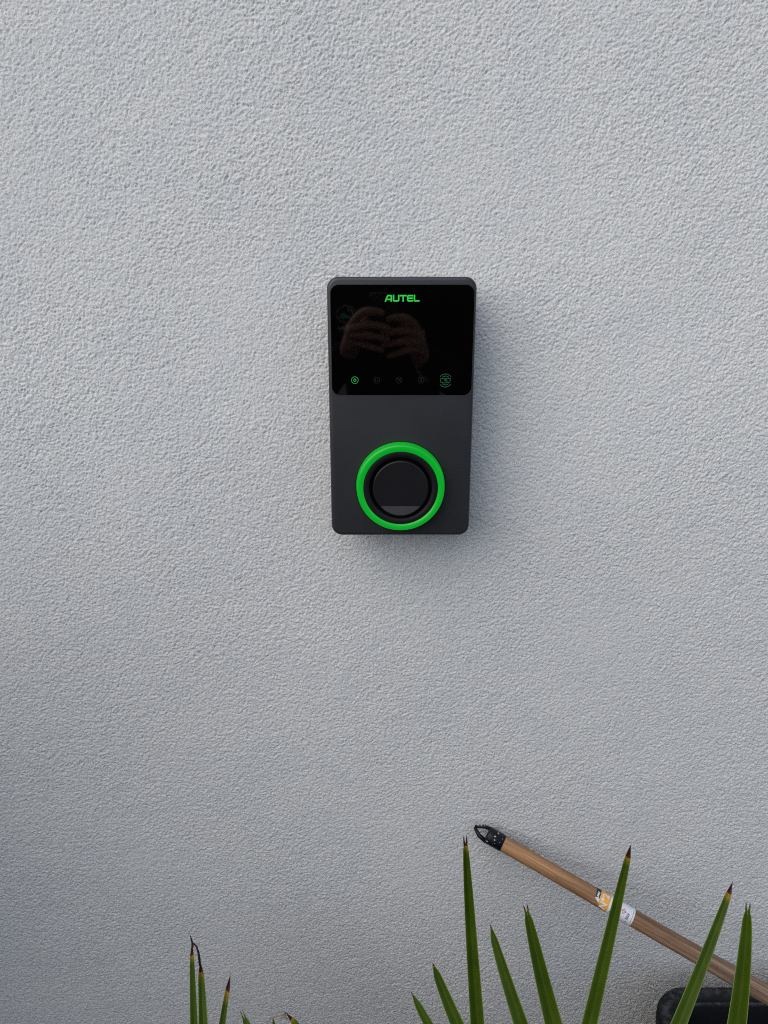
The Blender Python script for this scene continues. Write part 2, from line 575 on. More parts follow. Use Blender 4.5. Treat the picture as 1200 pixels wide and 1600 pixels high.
A = [bm.verts.new((x, FRONT_Y - 0.0001, z)) for x, z in ring_o]
Bv = [bm.verts.new((x, FRONT_Y - 0.0006, z)) for x, z in rrect(SCX, SCZ, SW + 0.0008, SH + 0.0008, 0.0109)]
Cv = [bm.verts.new((x, FRONT_Y + 0.0008, z)) for x, z in ring_i]
n_ = len(A)
for k in range(n_):
    k2 = (k + 1) % n_
    bm.faces.new((A[k], Bv[k], Bv[k2], A[k2]))
    bm.faces.new((Bv[k], Cv[k], Cv[k2], Bv[k2]))
obj("screen_trim", bm, m_case, ch)


def scr_at(px, py, lift=0.00025):
    p = pt(px, py, YS)
    return lambda x, z: (p.x + x, YS - lift, p.z + z)


# lettering AUTEL (strokes in letter units, height 1)
p_l, p_r = pt(602, 466, YS), pt(655.5, 466, YS)
lw = p_r.x - p_l.x
lh = pt(600, 460.6, YS).z - pt(600, 471.4, YS).z
LET = {
    "A": ([[(0.0, 0.0), (0.40, 0.88), (0.92, 0.88), (0.98, 0.80), (0.98, 0.0)], [(0.36, 0.33), (0.86, 0.33)]], 1.22),
    "U": ([[(0.12, 1.0), (0.12, 0.22), (0.22, 0.12), (0.86, 0.12), (0.96, 0.22), (0.96, 1.0)]], 1.13),
    "T": ([[(0.0, 0.88), (1.12, 0.88)], [(0.56, 0.765), (0.56, 0.0)]], 1.17),
    "E": ([[(1.02, 0.88), (0.24, 0.88), (0.12, 0.76), (0.12, 0.24), (0.24, 0.12), (1.02, 0.12)], [(0.245, 0.5), (0.98, 0.5)]], 1.10),
    "L": ([[(0.12, 1.0), (0.12, 0.22), (0.22, 0.12), (0.95, 0.12)]], 0.95),
}
tot = sum(LET[c][1] for c in "AUTEL")
base = pt(602, 471.4, YS)
bm = bmesh.new()
cx_ = 0
for c in "AUTEL":
    for s_ in LET[c][0]:
        plate(bm, stroke2d([((cx_ + x) * lw / tot, y * lh) for x, y in s_], 0.215 * lh), lambda x, z: (base.x + x, YS - 0.0003, base.z + z))
    cx_ += LET[c][1]
obj("lettering", bm, m_logo, scr, smooth=False)

PXM = 0.000815   # metres per photo pixel on the screen
bm = bmesh.new()
f_ = scr_at(554.5, 594)
plate(bm, stroke2d(circ(0, 0, 5.3 * PXM), 0.8 * PXM, True), f_)
plate(bm, stroke2d(circ(0, 0, 2.0 * PXM, n=6), 1.1 * PXM, True), f_)
obj("status_icon", bm, m_icon_on, scr, smooth=False)
for i, px in enumerate((588.8, 623.3, 657.8)):
    bm = bmesh.new()
    f_ = scr_at(px, 594)
    plate(bm, stroke2d(circ(0, 0, 4.7 * PXM), 0.7 * PXM, True), f_)
    u = PXM
    if i == 0:
        plate(bm, stroke2d([(-2 * u, 2 * u), (-2 * u, -1.5 * u)], 0.8 * u), f_)
        plate(bm, stroke2d(circ(1.4 * u, -1.0 * u, 0.7 * u, n=8), 0.7 * u, True), f_)
    elif i == 1:
        plate(bm, stroke2d(circ(0.2 * u, -1.5 * u, 3.0 * u, 40, 140, 8), 0.8 * u), f_)
        plate(bm, stroke2d([(-2.4 * u, 2.6 * u), (2.4 * u, -2.6 * u)], 0.8 * u), f_)
    else:
        plate(bm, stroke2d([(-1.5 * u, -1.3 * u), (1.4 * u, 1.4 * u), (0, 3 * u), (0, -3 * u), (1.4 * u, -1.4 * u), (-1.5 * u, 1.3 * u)], 0.6 * u), f_)
    obj("status_icon", bm, m_icon_off, scr, smooth=False)
bm = bmesh.new()
f_ = scr_at(696, 594.5)
u = PXM
for r_, a0 in ((10.2, 34), (6.9, 46)):
    plate(bm, stroke2d(circ(0, 0, r_ * u, a0, 180 - a0, 14), 1.0 * u), f_)
    plate(bm, stroke2d(circ(0, 0, r_ * u, 180 + a0, 360 - a0, 14), 1.0 * u), f_)
plate(bm, stroke2d([(-7.6 * u, 3.0 * u), (2.5 * u, 3.4 * u), (7.6 * u, 3.2 * u), (7.0 * u, -2.6 * u), (-2.0 * u, -4.0 * u), (-7.4 * u, -2.6 * u)], 0.9 * u, True), f_)
plate(bm, stroke2d([(-1.8 * u, 1.6 * u), (1.6 * u, 1.4 * u), (-1.0 * u, -0.4 * u), (2.6 * u, -0.8 * u), (1.4 * u, -2.4 * u)], 0.9 * u), f_)
obj("card_reader_icon", bm, m_icon_dim, scr, smooth=False)

# ring round the charging socket
rc = pt(626, 763, FRONT_Y - 0.016)
RX, RZ = rc.x, rc.z
pxr = ((rc.y * CP) - (rc.z - H) * SP) / F_PX
r_out, r_in = 68.6 * pxr, 58.4 * pxr
YF = FRONT_Y - 0.0175
prof = [(r_out + 0.0012, FRONT_Y + 0.001), (r_out + 0.0012, FRONT_Y - 0.0015), (r_out + 0.0006, FRONT_Y - 0.009), (r_out, YF + 0.0018), (r_out - 0.0003, YF + 0.0009), (r_out - 0.0009, YF + 0.0003), (r_out - 0.0018, YF), (r_in + 0.0004, YF - 0.0001), (r_in, YF + 0.0004), (r_in, FRONT_Y - 0.006)]
bm = bmesh.new()
lathe_y(bm, RX, RZ, prof, 128)
obj("light_ring", bm, m_ring, ch)
bm = bmesh.new()   # dark shadow gap collar between ring and housing
lathe_y(bm, RX, RZ, [(r_out + 0.0024, FRONT_Y + 0.001), (r_out + 0.0024, FRONT_Y - 0.0007), (r_out + 0.0013, FRONT_Y - 0.0007), (r_out + 0.0013, FRONT_Y + 0.001)], 96)
obj("ring_collar", bm, m_black, ch)
r_g, r_c = 49.0 * pxr, 43.6 * pxr
bm = bmesh.new()
lathe_y(bm, RX, RZ, [(r_in - 0.0001, FRONT_Y - 0.004), (r_in - 0.0001, YF + 0.0010), (r_in - 0.0006, YF + 0.0008), (r_g + 0.0005, YF + 0.0008), (r_g, YF + 0.0014), (r_g, YF + 0.010), (0, YF + 0.010)], 128)
obj("socket_surround", bm, m_black, ch)
# hinged cap: flat face, lower lip shaped to mirror the sky as a lighter strip
bm = bmesh.new()
nseg = 128
chord = -0.66 * r_c
rim = [(math.cos(2 * math.pi * k / nseg), math.sin(2 * math.pi * k / nseg)) for k in range(nseg)]


def cap_y(z):
    return YF + 0.0006 + (0.0 if z >= chord else -(chord - z) * 0.42)


rings = []
for rr_, dy in ((r_c, 0.009), (r_c, 0.0012), (r_c - 0.0003, 0.0006), (r_c - 0.0009, 0.0002), (r_c - 0.0016, 0.0)):
    ring = []
    for c_, s_ in rim:
        z_ = s_ * rr_
        ring.append(bm.verts.new((RX + c_ * rr_, (cap_y(z_) if dy < 0.005 else YF) + dy, RZ + z_)))
    rings.append(ring)
for a, b2 in zip(rings, rings[1:]):
    for k in range(nseg):
        k2 = (k + 1) % nseg
        bm.faces.new((a[k], a[k2], b2[k2], b2[k]))
ra = r_c - 0.0016
up = [v for v in rings[-1] if v.co.z - RZ >= chord]
lo = [v for v in rings[-1] if v.co.z - RZ < chord]
xa = math.sqrt(ra * ra - chord * chord)
vl = bm.verts.new((RX - xa, cap_y(chord), RZ + chord)); vr = bm.verts.new((RX + xa, cap_y(chord), RZ + chord))
# upper part runs counter-clockwise from the right end to the left end
key = lambda v: (math.atan2(v.co.z - RZ, v.co.x - RX) + math.pi / 2) % (2 * math.pi)
up.sort(key=key)
bm.faces.new([vr] + up + [vl])
lo.sort(key=lambda v: math.atan2(v.co.z - RZ, v.co.x - RX))
bm.faces.new([vl] + lo + [vr])
cap_o = obj("socket_cap", bm, m_cap, ch, smooth=False)
for p in cap_o.data.polygons:
    if len(p.vertices) == 4: p.use_smooth = True
# feet of the mounting plate that peep out under the case
for px in (553, 706):
    p = pt(px, 838, 1.02)
    bm = bmesh.new()
    box(bm, (p.x - 0.011, 1.012, BOT - 0.0035), (p.x + 0.011, WALL_Y + 0.001, BOT + 0.006), 0.0015)
    obj("mounting_foot", bm, m_black, ch)

# ------------------------------------------------------------------ tool handle
A_ = pt(741.5, 1292.5, 1.033)
B_ = pt(1200, 1555, 0.862)
axis = (B_ - A_).normalized()
t_len = A_.z / -axis.z            # runs on down to the ground
pole = empty("tool_handle", A_ + axis * t_len,
             "round wooden tool handle with chipped black metal tip, leaning against the wall", "tool handle")
rotm = axis.to_track_quat('Z', 'Y').to_matrix()
# local frame: ex across towards the camera, ey across upward
toc = (Vector((0, 0, H)) - (A_ + axis * 0.25))
ex = (toc - axis * toc.dot(axis)).normalized()
ey = axis.cross(ex).normalized()
if ey.z < 0: ey = -ey


def u_at(px):
    lo_, hi_ = 0.0, 1.2
    for _ in range(40):
        mid_ = (lo_ + hi_) / 2
        if proj(A_ + axis * mid_)[0] < px: lo_ = mid_
        else: hi_ = mid_
    return lo_


def prad(u_):
    return 0.0122 + 0.0014 * min(1.0, u_ / 0.5)


u_s0, u_s1 = u_at(762), u_at(785.5)        # sleeve


def local_obj(name, bm, m, parent, smooth=True, **kw):
    """mesh given in (across x, across y, along z) coordinates of the handle"""
    o = obj(name, bm, m, parent, smooth, world_space=False, **kw)
    M = Matrix((ex, ey, axis)).transposed().to_4x4()
    M.translation = A_ - pole.location
    o.matrix_local = M if parent is pole else Matrix.Identity(4)
    return o


bm = bmesh.new()
us = list(np.linspace(u_s0 + 0.004, t_len - 0.004, 60))
tube(bm, [(0, 0, u_) for u_ in us], [prad(u_) * (1 + 0.012 * math.sin(u_ * 31)) for u_ in us], 28)
local_obj("shaft", bm, m_wood, pole)
# ferrule: sleeve and an open loop that comes to a point
bm = bmesh.new()
r0 = prad(0) + 0.0011
tube(bm, [(0, 0, u_s1 + 0.0002), (0, 0, u_s1), (0, 0, u_s0 + 0.002), (0, 0, u_s0), (0, 0, u_s0 - 0.0015)], [r0 - 0.0008, r0, r0 + 0.0003, r0 - 0.0003, r0 - 0.003], 28)
fer = local_obj("ferrule", bm, m_ferr, pole)
bm = bmesh.new()
tip = Vector((0.0, 0.0015, 0.0))
tube(bm, [(0, r0 - 0.0025, u_s0 + 0.003), (0.001, r0 * 0.62, u_s0 * 0.55), tuple(tip)], [0.0030, 0.0028, 0.0022], 10)
tube(bm, [(0, -r0 + 0.0025, u_s0 + 0.003), (0.001, -r0 * 0.58, u_s0 * 0.50), tuple(tip - Vector((0, 0.0012, 0)))], [0.0036, 0.0036, 0.0024], 10)
local_obj("hanging_loop", bm, m_ferr, fer)
bm = bmesh.new()
for k in range(6):      # crumbs of render scraped up by the loop
    q = 0.1 + 0.75 * k / 8
    c = Vector((0.001 + random.uniform(-.001, .001), r0 * (0.15 + 0.75 * q) + random.uniform(0.0008, 0.0028), u_s0 * q))
    g_ = bmesh.ops.create_icosphere(bm, subdivisions=1, radius=random.uniform(0.0009, 0.0019), matrix=Matrix.Translation(c))
    for v in g_["verts"]: v.co += Vector((random.uniform(-1, 1), random.uniform(-1, 1), random.uniform(-1, 1))) * 0.0005
local_obj("crumbs", bm, m_dust, fer, smooth=False, kind="stuff")
bm = bmesh.new()
for (ang, du, rr_) in ((14, 0.42, 0.0015), (-8, 0.47, 0.0014), (-27, 0.56, 0.0011), (24, 0.86, 0.0007), (-5, 0.80, 0.0006), (-44, 0.12, 0.0014)):
    a = R(ang); uu = u_s0 + (u_s1 - u_s0) * du
    c = Vector((math.cos(a) * r0, math.sin(a) * r0, uu))
    g_ = bmesh.ops.create_icosphere(bm, subdivisions=1, radius=rr_, matrix=Matrix.Translation(c))
    for v in g_["verts"]:
        v.co.z = uu + (v.co.z - uu) * random.uniform(0.4, 1.7)
        v.co += Vector((random.uniform(-1, 1), random.uniform(-1, 1), random.uniform(-1, 1))) * rr_ * 0.35
local_obj("paint_chip", bm, m_dust, fer, smooth=False)

# printed paper label glued round the handle (u along, a = angle round the handle, 0 faces the camera)
uL0, uL1 = u_at(927.5), u_at(987.5)
LL = uL1 - uL0
lab_root = None


def wrap(uu, aa, lift):
    r_ = prad(uu) * 1.014 + lift
    return (math.cos(aa) * r_, math.sin(aa) * r_, uu)


def patch(bm, u_a, u_b, a_a, a_b, lift, nu=6, na=14, cut=None):
    g_ = [[bm.verts.new(wrap(u_a + (u_b - u_a) * i / nu + (cut(a_a + (a_b - a_a) * j / na) * (1 - i / nu) if cut else 0), a_a + (a_b - a_a) * j / na, lift)) for j in range(na + 1)] for i in range(nu + 1)]
    for i in range(nu):
        for j in range(na):
            bm.faces.new((g_[i][j], g_[i + 1][j], g_[i + 1][j + 1], g_[i][j + 1]))


AMAX = R(100)
rA = 0.0130
# lower left corner is cut off along a slant
slant = lambda a: max(0.0, (R(-2) - a)) / R(78) * LL * 0.36
bm = bmesh.new()
patch(bm, uL0, uL1, -AMAX, AMAX, 0.00025, 10, 40, slant)
lab = local_obj("label", bm, m_white, pole)


def on_label(name, m, fill):
    bm_ = bmesh.new()
    fill(bm_)
    return local_obj(name, bm_, m, lab)


on_label("label_band", m_navy, lambda bm_: patch(bm_, uL0, uL0 + LL * 0.115, R(-1), R(75), 0.0005))
on_label("label_band", m_orange, lambda bm_: patch(bm_, uL0 + LL * 0.122, uL0 + LL * 0.37, R(-80), R(78), 0.0005, 6, 30, lambda a: max(0, slant(a) - LL * 0.122)))


def place_label(uu, ang, lift):
    """2d print: x runs round the handle (upwards), y runs towards the tip"""
    return lambda x, y: wrap(uu - y, R(ang) + x / rA, lift)


def text_quads(bm_, s_, size, f):
    cu = bpy.data.curves.new("print", 'FONT')
    cu.body = s_; cu.size = size; cu.align_x = 'CENTER'; cu.resolution_u = 3; cu.offset = size * 0.032
    o_ = bpy.data.objects.new("print", cu)
    col.objects.link(o_)
    me_ = bpy.data.meshes.new_from_object(o_.evaluated_get(bpy.context.evaluated_depsgraph_get()))
    b2 = bmesh.new(); b2.from_mesh(me_)
    for v in b2.verts: v.co.y -= size * 0.34
    bmesh.ops.triangulate(b2, faces=b2.faces)
    vm = {v: bm_.verts.new(f(v.co.x, v.co.y)) for v in b2.verts}
    for fc_ in b2.faces: bm_.faces.new([vm[v] for v in fc_.verts])
    b2.free()
    bpy.data.objects.remove(o_); bpy.data.curves.remove(cu); bpy.data.meshes.remove(me_)


on_label("label_number", m_white, lambda bm_: text_quads(bm_, "N°2", 0.0142, place_label(uL0 + LL * 0.245, 0, 0.0010)))


def scribble(bm_):
    f = place_label(uL0 + LL * 0.0575, 26, 0.0010)
    k = 0.0011
    plate(bm_, stroke2d([(-5.2 * k, 1.2 * k), (-5.2 * k, -1.0 * k), (-3.6 * k, -1.0 * k), (-3.0 * k, 0.9 * k), (-2.4 * k, -0.9 * k), (-1.2 * k, 0.9 * k), (-0.8 * k, -0.9 * k), (0.6 * k, 0.8 * k), (1.0 * k, -1.6 * k), (2.2 * k, -1.2 * k), (2.6 * k, 1.2 * k)], 0.9 * k), f)


on_label("label_script", m_white, scribble)


def rows(bm_, uu, ang, n, w, h, gap):
    f = place_label(uu, ang, 0.0006)
    for k in range(n):
        y = -k * (h + gap)
        x_ = -w / 2
        while x_ < w / 2:
            l_ = random.uniform(0.0006, 0.0018)
            plate(bm_, stroke2d([(x_, y), (min(w / 2, x_ + l_), y)], h), f)
            x_ += l_ + 0.0004


on_label("label_print", m_blueprint, lambda bm_: (rows(bm_, uL0 + LL * 0.43, 28, 1, 0.004, 0.0009, 0.0006), rows(bm_, uL0 + LL * 0.505, 22, 2, 0.009, 0.0006, 0.0007), rows(bm_, uL0 + LL * 0.83, -10, 3, 0.0095, 0.0009, 0.0004), rows(bm_, uL0 + LL * 0.955, 2, 1, 0.020, 0.0006, 0.0004)))
on_label("label_print", m_greenprint, lambda bm_: patch(bm_, uL0 + LL * 0.485, uL0 + LL * 0.53, R(2), R(44), 0.0004))
on_label("label_print", m_yellow, lambda bm_: patch(bm_, uL0 + LL * 0.59, uL0 + LL * 0.655, R(-14), R(4), 0.0005))


def hazard(bm_):
    f = place_label(uL0 + LL * 0.73, 8, 0.0008)
    k = 0.0034
    plate(bm_, stroke2d([(-k, 0), (0, k), (k, 0), (0, -k)], 0.0008, True), f)
    plate(bm_, stroke2d([(-0.0004, -0.0012), (0.0008, 0.0010)], 0.0010), f)


on_label("label_symbol", m_red, hazard)
on_label("label_symbol", m_blackprint, lambda bm_: (plate(bm_, stroke2d(circ(0, 0, 0.0030, n=18), 0.0007, True), place_label(uL0 + LL * 0.49, -42, 0.0008)),
                                                   plate(bm_, stroke2d([(-0.0016, -0.0012), (0, 0.0012), (0.0016, -0.0004)], 0.0012), place_label(uL0 + LL * 0.49, -42, 0.0009)),
                                                   rows(bm_, uL0 + LL * 0.86, -52, 1, 0.0045, 0.0006, 0.0005)))

# ------------------------------------------------------------------ planter trough
TZ = 0.332
tx0, tx1, ty1, ty0 = 0.446, 0.98, 0.990, 0.66
tr = empty("planter_trough", ((tx0 + tx1) / 2, (ty0 + ty1) / 2, 0), "black plastic planter trough with a wide worn rim, standing in the corner below the handle", "planter")


def rr_xy(ins, z, r):
    w, h_ = tx1 - tx0 - 2 * ins, ty1 - ty0 - 2 * ins
    return [(x, y, z) for x, y in rrect((tx0 + tx1) / 2, (ty0 + ty1) / 2, w, h_, max(0.006, r - ins * 0.55), 12)]


bm = bmesh.new()
loops = [rr_xy(0.035, 0.0, 0.06), rr_xy(0.032, 0.005, 0.06), rr_xy(0.010, TZ - 0.035, 0.06), rr_xy(0.004, TZ - 0.033, 0.06), rr_xy(0.0, TZ - 0.028, 0.06), rr_xy(0.0, TZ - 0.010, 0.06), rr_xy(0.002, TZ - 0.004, 0.06), rr_xy(0.006, TZ, 0.06), rr_xy(0.014, TZ + 0.0005, 0.06), rr_xy(0.026, TZ - 0.004, 0.06), rr_xy(0.033, TZ - 0.003, 0.06), rr_xy(0.0345, TZ + 0.0012, 0.06), rr_xy(0.0365, TZ + 0.0016, 0.06), rr_xy(0.038, TZ - 0.001, 0.06), rr_xy(0.040, TZ - 0.02, 0.06), rr_xy(0.055, 0.16, 0.06)]
loft(bm, loops, cap0=True, cap1=False)
obj("trough", bm, m_trough, tr)
bm = bmesh.new()
loft(bm, [rr_xy(0.052, 0.178, 0.06), rr_xy(0.053, 0.170, 0.06)], True, True)
obj("soil", bm, m_soil, tr)

# ------------------------------------------------------------------ fan palm
PB = Vector((0.06, 0.50, 0.0))
palm = empty("fan_palm", PB, "young fan palm with folded green leaflets and brown tips, growing in front of the wall", "palm")
bm = bmesh.new()
tube(bm, [PB + Vector((0, 0, -0.02)), PB + Vector((0.004, 0.004, 0.05)), PB + Vector((0, 0.01, 0.11)), PB + Vector((0, 0.012, 0.15))], [0.075, 0.070, 0.058, 0.030], 20)
trunk = obj("trunk", bm, m_fibre, palm)


def leaflet(parent, pts_, width, face=None, fold=1.1, brown=0.012, kind='point', twist=0.0, base_w=0.35, split_l=0.013):
    """pts_: hub, mid, tip in world space"""
    P0, P1, P2 = [Vector(p) for p in pts_]
    d1 = (P1 - P0).length; d2 = (P2 - P1).length
    tm = d1 / (d1 + d2)
    nL = 44
    # quadratic through the three points
    def Q(s_):
        l0 = (s_ - tm) * (s_ - 1) / (tm)
        l1 = s_ * (s_ - 1) / (tm * (tm - 1))
        l2 = s_ * (s_ - tm) / (1 - tm)
        return P0 * l0 + P1 * l1 + P2 * l2
    L = d1 + d2
    ss = [1 - (1 - k / nL) ** 1.6 for k in range(nL + 1)]
    bm_ = bmesh.new()
    tl = bm_.verts.layers.float.new("tip_mm")
    al_ = bm_.verts.layers.float.new("across")
    cam_p = Vector((0, 0, H))
    UU = [-1, -0.93, -0.6, -0.28, -0.04, 0.04, 0.28, 0.6, 0.93, 1]
    rows_ = []
    for k, s_ in enumerate(ss):
        c = Q(s_)
        tan = (Q(min(1, s_ + 0.01)) - Q(max(0, s_ - 0.01))).normalized()
        view = ((face if face is not None else cam_p) - c).normalized()
        side = tan.cross(view).normalized()
        nor = side.cross(tan).normalized()
        tw = twist * s_
        side, nor = side * math.cos(tw) + nor * math.sin(tw), nor * math.cos(tw) - side * math.sin(tw)
        dist_tip = (1 - s_) * L
        prof = (base_w + (1 - base_w) * min(1, s_ / 0.45)) if s_ < 0.45 else 1.0
        taper = min(1.0, (dist_tip / max(0.08, 1.05 * d2)) ** 0.36) * min(1.0, (dist_tip / 0.018) ** 0.75)
        w_ = width / 2 * prof * taper
        split = 0.0
        if kind == 'bifid':
            z_ = max(0.0, 1 - dist_tip / split_l)
            w_ = max(w_, width * 0.17 * min(1, z_ * 3)) if z_ > 0 else w_
            split = z_
        row = []
        for u_ in UU:
            uu = u_
            if split > 0:     # the two halves narrow to their own points
                ctr = 0.62 * (1 if u_ > 0 else -1)
                uu = u_ + (ctr - u_) * split
            off = side * (uu * w_) + nor * (abs(uu) * w_ * fold) + nor * (0.0012 * math.sin(abs(u_) * 9) if abs(u_) < 0.95 else 0) * (w_ / 0.012)
            v = bm_.verts.new(c + off)
            v[tl] = dist_tip / max(brown, 1e-4)
            v[al_] = abs(u_)
            row.append(v)
        rows_.append(row)
    for a, b2 in zip(rows_, rows_[1:]):
        for j in range(len(UU) - 1):
            if kind == 'bifid' and j == 4 and (1 - ss[rows_.index(b2)]) * L < split_l * 0.9:
                continue
            bm_.faces.new((a[j], a[j + 1], b2[j + 1], b2[j]))
    o_ = obj("leaflet", bm_, m_leaf, parent)
    so = o_.modifiers.new("thickness", 'SOLIDIFY'); so.thickness = 0.0005; so.offset = 0
    return o_


def stalk(name, a, b_, bend):
    bm_ = bmesh.new()
    n_ = 8
    a, b_ = Vector(a), Vector(b_)
    P = [a.lerp(b_, k / n_) + Vector((0, 0, bend * math.sin(math.pi * k / n_))) for k in range(n_ + 1)]
    tube(bm_, P, [0.0075 - 0.003 * k / n_ for k in range(n_ + 1)], 10)
    bmesh.ops.create_icosphere(bm_, subdivisions=2, radius=0.009, matrix=Matrix.Translation(b_))
    return obj(name, bm_, m_stalk, palm)


crown = PB + Vector((0, 0.01, 0.145))
hubA, hubB, hubL = pt(1020, 2120, 0.56), pt(792, 2160, 0.54), pt(322, 2010, 0.58)
leafA = stalk("leaf", crown, hubA, 0.03)
leafB = stalk("leaf", crown, hubB, 0.03)
leafL = stalk("leaf", crown, hubL, 0.04)
#      leaf, tip px,          mid px (y 1600), depth tip, depth mid, width, brown, kind, twist
VIS = [
    (leafA, hubA, (642, 1549), (669, 1600), 0.80, 0.77, 0.0150, 0.004, 'point', 0.0, 0.35),
    (leafA, hubA, (675.5, 1503), (715, 1600), 0.83, 0.77, 0.0180, 0.005, 'point', 0.1, 0.40),
    (leafA, hubA, (766, 1444), (816, 1600), 0.86, 0.78, 0.0200, 0.005, 'point', 0.25, 0.40),
    (leafA, hubA, (820.5, 1412), (865, 1600), 0.84, 0.77, 0.0240, 0.006, 'bifid', 0.0, 0.45),
    (leafA, hubA, (1169, 1409), (1151.5, 1600), 0.78, 0.72, 0.0220, 0.005, 'bifid', 0.0, 0.45),
    (leafB, hubB, (726.5, 1304), (746, 1600), 0.86, 0.78, 0.0195, 0.015, 'bifid', 0.0, 0.50),
    (leafB, hubB, (986, 1318), (921, 1600), 0.85, 0.76, 0.0196, 0.017, 'point', 0.0, 0.45),
    (leafB, hubB, (1145, 1377), (1060, 1600), 0.80, 0.72, 0.0172, 0.016, 'point', -0.1, 0.35),
    (leafL, hubL, (300, 1470), (304, 1600), 0.82, 0.76, 0.0100, 0.016, 'point', 0.25, 0.35),
    (leafL, hubL, (313, 1500), (317.5, 1600), 0.82, 0.755, 0.0120, 0.018, 'point', 0.0, 0.40),
    (leafL, hubL, (360.5, 1521), (347.5, 1600), 0.81, 0.76, 0.0095, 0.022, 'point', 0.1, 0.40),
    (leafL, hubL, (377, 1579), (386, 1602), 0.78, 0.765, 0.0150, 0.004, 'bifid', 0.0, 0.3),
    (leafL, hubL, (446, 1582), (463, 1602), 0.78, 0.765, 0.0130, 0.012, 'point', 0.0, 0.3),
    (leafL, hubL, (426, 1588), (428, 1602), 0.785, 0.77, 0.0075, 0.004, 'point', 0.0, 0.3),
]
for (lf, hb, tp, mp, dt, dm_, wd, br, kd, tw, fd) in VIS:
    leaflet(lf, (hb, pt(*mp, dm_), pt(*tp, dt)), wd, None, fd * 2.4, br, kd, tw)
# dried curled threads at the tips of the left leaf
def thread(px_pts, d, r):
    bm_ = bmesh.new()
    tl = bm_.verts.layers.float.new("tip_mm"); al_ = bm_.verts.layers.float.new("across")
    P = [pt(x, y, d) for x, y in px_pts]
    tube(bm_, P, [r * (1 - 0.6 * k / (len(P) - 1)) for k in range(len(P))], 6)
    for v in bm_.verts: v[tl] = 0.3; v[al_] = 0.5
    obj("dried_tip", bm_, m_leaf, leafL)


thread([(312.5, 1508), (311.5, 1498), (310, 1488), (307, 1479), (303, 1474.5), (300.5, 1474)], 0.82, 0.0019)
thread([(301, 1480), (300.5, 1473), (298.8, 1467), (297.4, 1462)], 0.82, 0.0016)
m_dry, t, b = mat("dried_leaf_straw", (0.22, 0.18, 0.13), 0.8)
for P_ in ([(447.5, 1583), (442, 1580.5), (436, 1582.5)], [(449, 1592), (444, 1589), (438, 1591.5)], [(447, 1586), (436, 1587), (428, 1589), (421, 1594), (416, 1601)]):
    bm_ = bmesh.new()
    Q_ = [pt(x, y, 0.78) for x, y in P_]
    tube(bm_, Q_, [0.0011 - 0.0006 * k / (len(Q_) - 1) for k in range(len(Q_))], 6)
    obj("dried_tip", bm_, m_dry, leafL)
# the rest of each fan, below the frame
for lf, hb, seed in ((leafA, hubA, 1), (leafB, hubB, 2), (leafL, hubL, 3)):
    rnd = random.Random(seed)
    for k in range(11):
        ang = R(-25 + 230 * k / 10)
        for att in range(30):
            ln = rnd.uniform(0.30, 0.42) * (0.97 ** att)
            dv = Vector((math.cos(ang), 0.10 + 0.25 * math.sin(ang), math.sin(ang) * 0.75 - 0.1 * att / 30)).normalized()
            tipp = hb + dv * ln + Vector((0, 0, -0.05))
            if tipp.y < 0.95 and proj(tipp)[1] > 1625 and proj(hb + dv * ln * 0.6)[1] > 1625:
                break
        else:
            continue
        leaflet(lf, (hb, hb + dv * ln * 0.5, tipp), 0.022, hb + Vector((0, -0.3, 0.5)), 0.4, 0.012)

# ------------------------------------------------------------------ unseen board fence, added on the left to shade the wall's lower left
m_board, t, b = mat("dark_stained_board", rough=0.75)
nz = noise(t, 1.0, 4, 0.6, mapped(t, (60, 2.5, 60)))
t.links.new(ramp(t, nz.outputs["Fac"], [(0.3, (0.035, 0.022, 0.014)), (0.7, (0.085, 0.056, 0.036))]).outputs[0], b.inputs["Base Color"])
bump(t, b, nz.outputs["Fac"], 0.5, 0.002)
FXL, FZ = -1.24, 1.36
fe = empty("shade_fence", (FXL, -0.4, 0), "added unseen dark board fence that shades the lower left of the house wall", "fence")
bm = bmesh.new()
box(bm, (-0.011, -1.40, -0.072), (0.011, 1.40, 0.072), 0.003, 1)
bme = bpy.data.meshes.new("board"); bm.to_mesh(bme); bm.free(); bme.materials.append(m_board)
for k in range(9):
    o_ = bpy.data.objects.new("board", bme)
    link(o_, fe); o_.location = (random.uniform(-.002, .002), 0, 0.09 + k * 0.150)
bm = bmesh.new()
box(bm, (-0.045, -0.045, 0), (0.045, 0.045, FZ + 0.12), 0.004, 1)
pme = bpy.data.meshes.new("post"); bm.to_mesh(pme); bm.free(); pme.materials.append(m_board)
for y_ in (-1.38, 0.0, 1.36):
    o_ = bpy.data.objects.new("post", pme)
    link(o_, fe); o_.location = (-0.058, y_, 0)

# ------------------------------------------------------------------ the photographer, seen mirrored in the black screen
m_skin, t, b = mat("skin", (0.42, 0.22, 0.155), 0.55)
nz = noise(t, 90, 3, 0.6, objco(t))
t.links.new(mixc(t, (0.45, 0.235, 0.165), (0.36, 0.165, 0.12), nz.outputs["Fac"]), b.inputs["Base Color"])
m_jacket, t, b = mat("black_jacket_cloth", (0.006, 0.006, 0.007), 0.9, 0, 0.1)
m_trouser, t, b = mat("dark_work_trousers", (0.012, 0.013, 0.017), 0.9, 0, 0.1)
m_shoe, t, b = mat("dark_brown_boots", (0.03, 0.02, 0.014), 0.6)
m_hair, t, b = mat("dark_brown_hair", (0.025, 0.016, 0.010), 0.7)
m_eye, t, b = mat("eye_white", (0.6, 0.6, 0.58), 0.3)
m_phone, t, b = mat("dark_phone_back", (0.008, 0.008, 0.010), 0.35)
m_lens, t, b = mat("phone_lens_glass", (0.004, 0.004, 0.006), 0.05)
m_metal, t, b = mat("phone_lens_rim", (0.25, 0.25, 0.26), 0.3, 0.9)
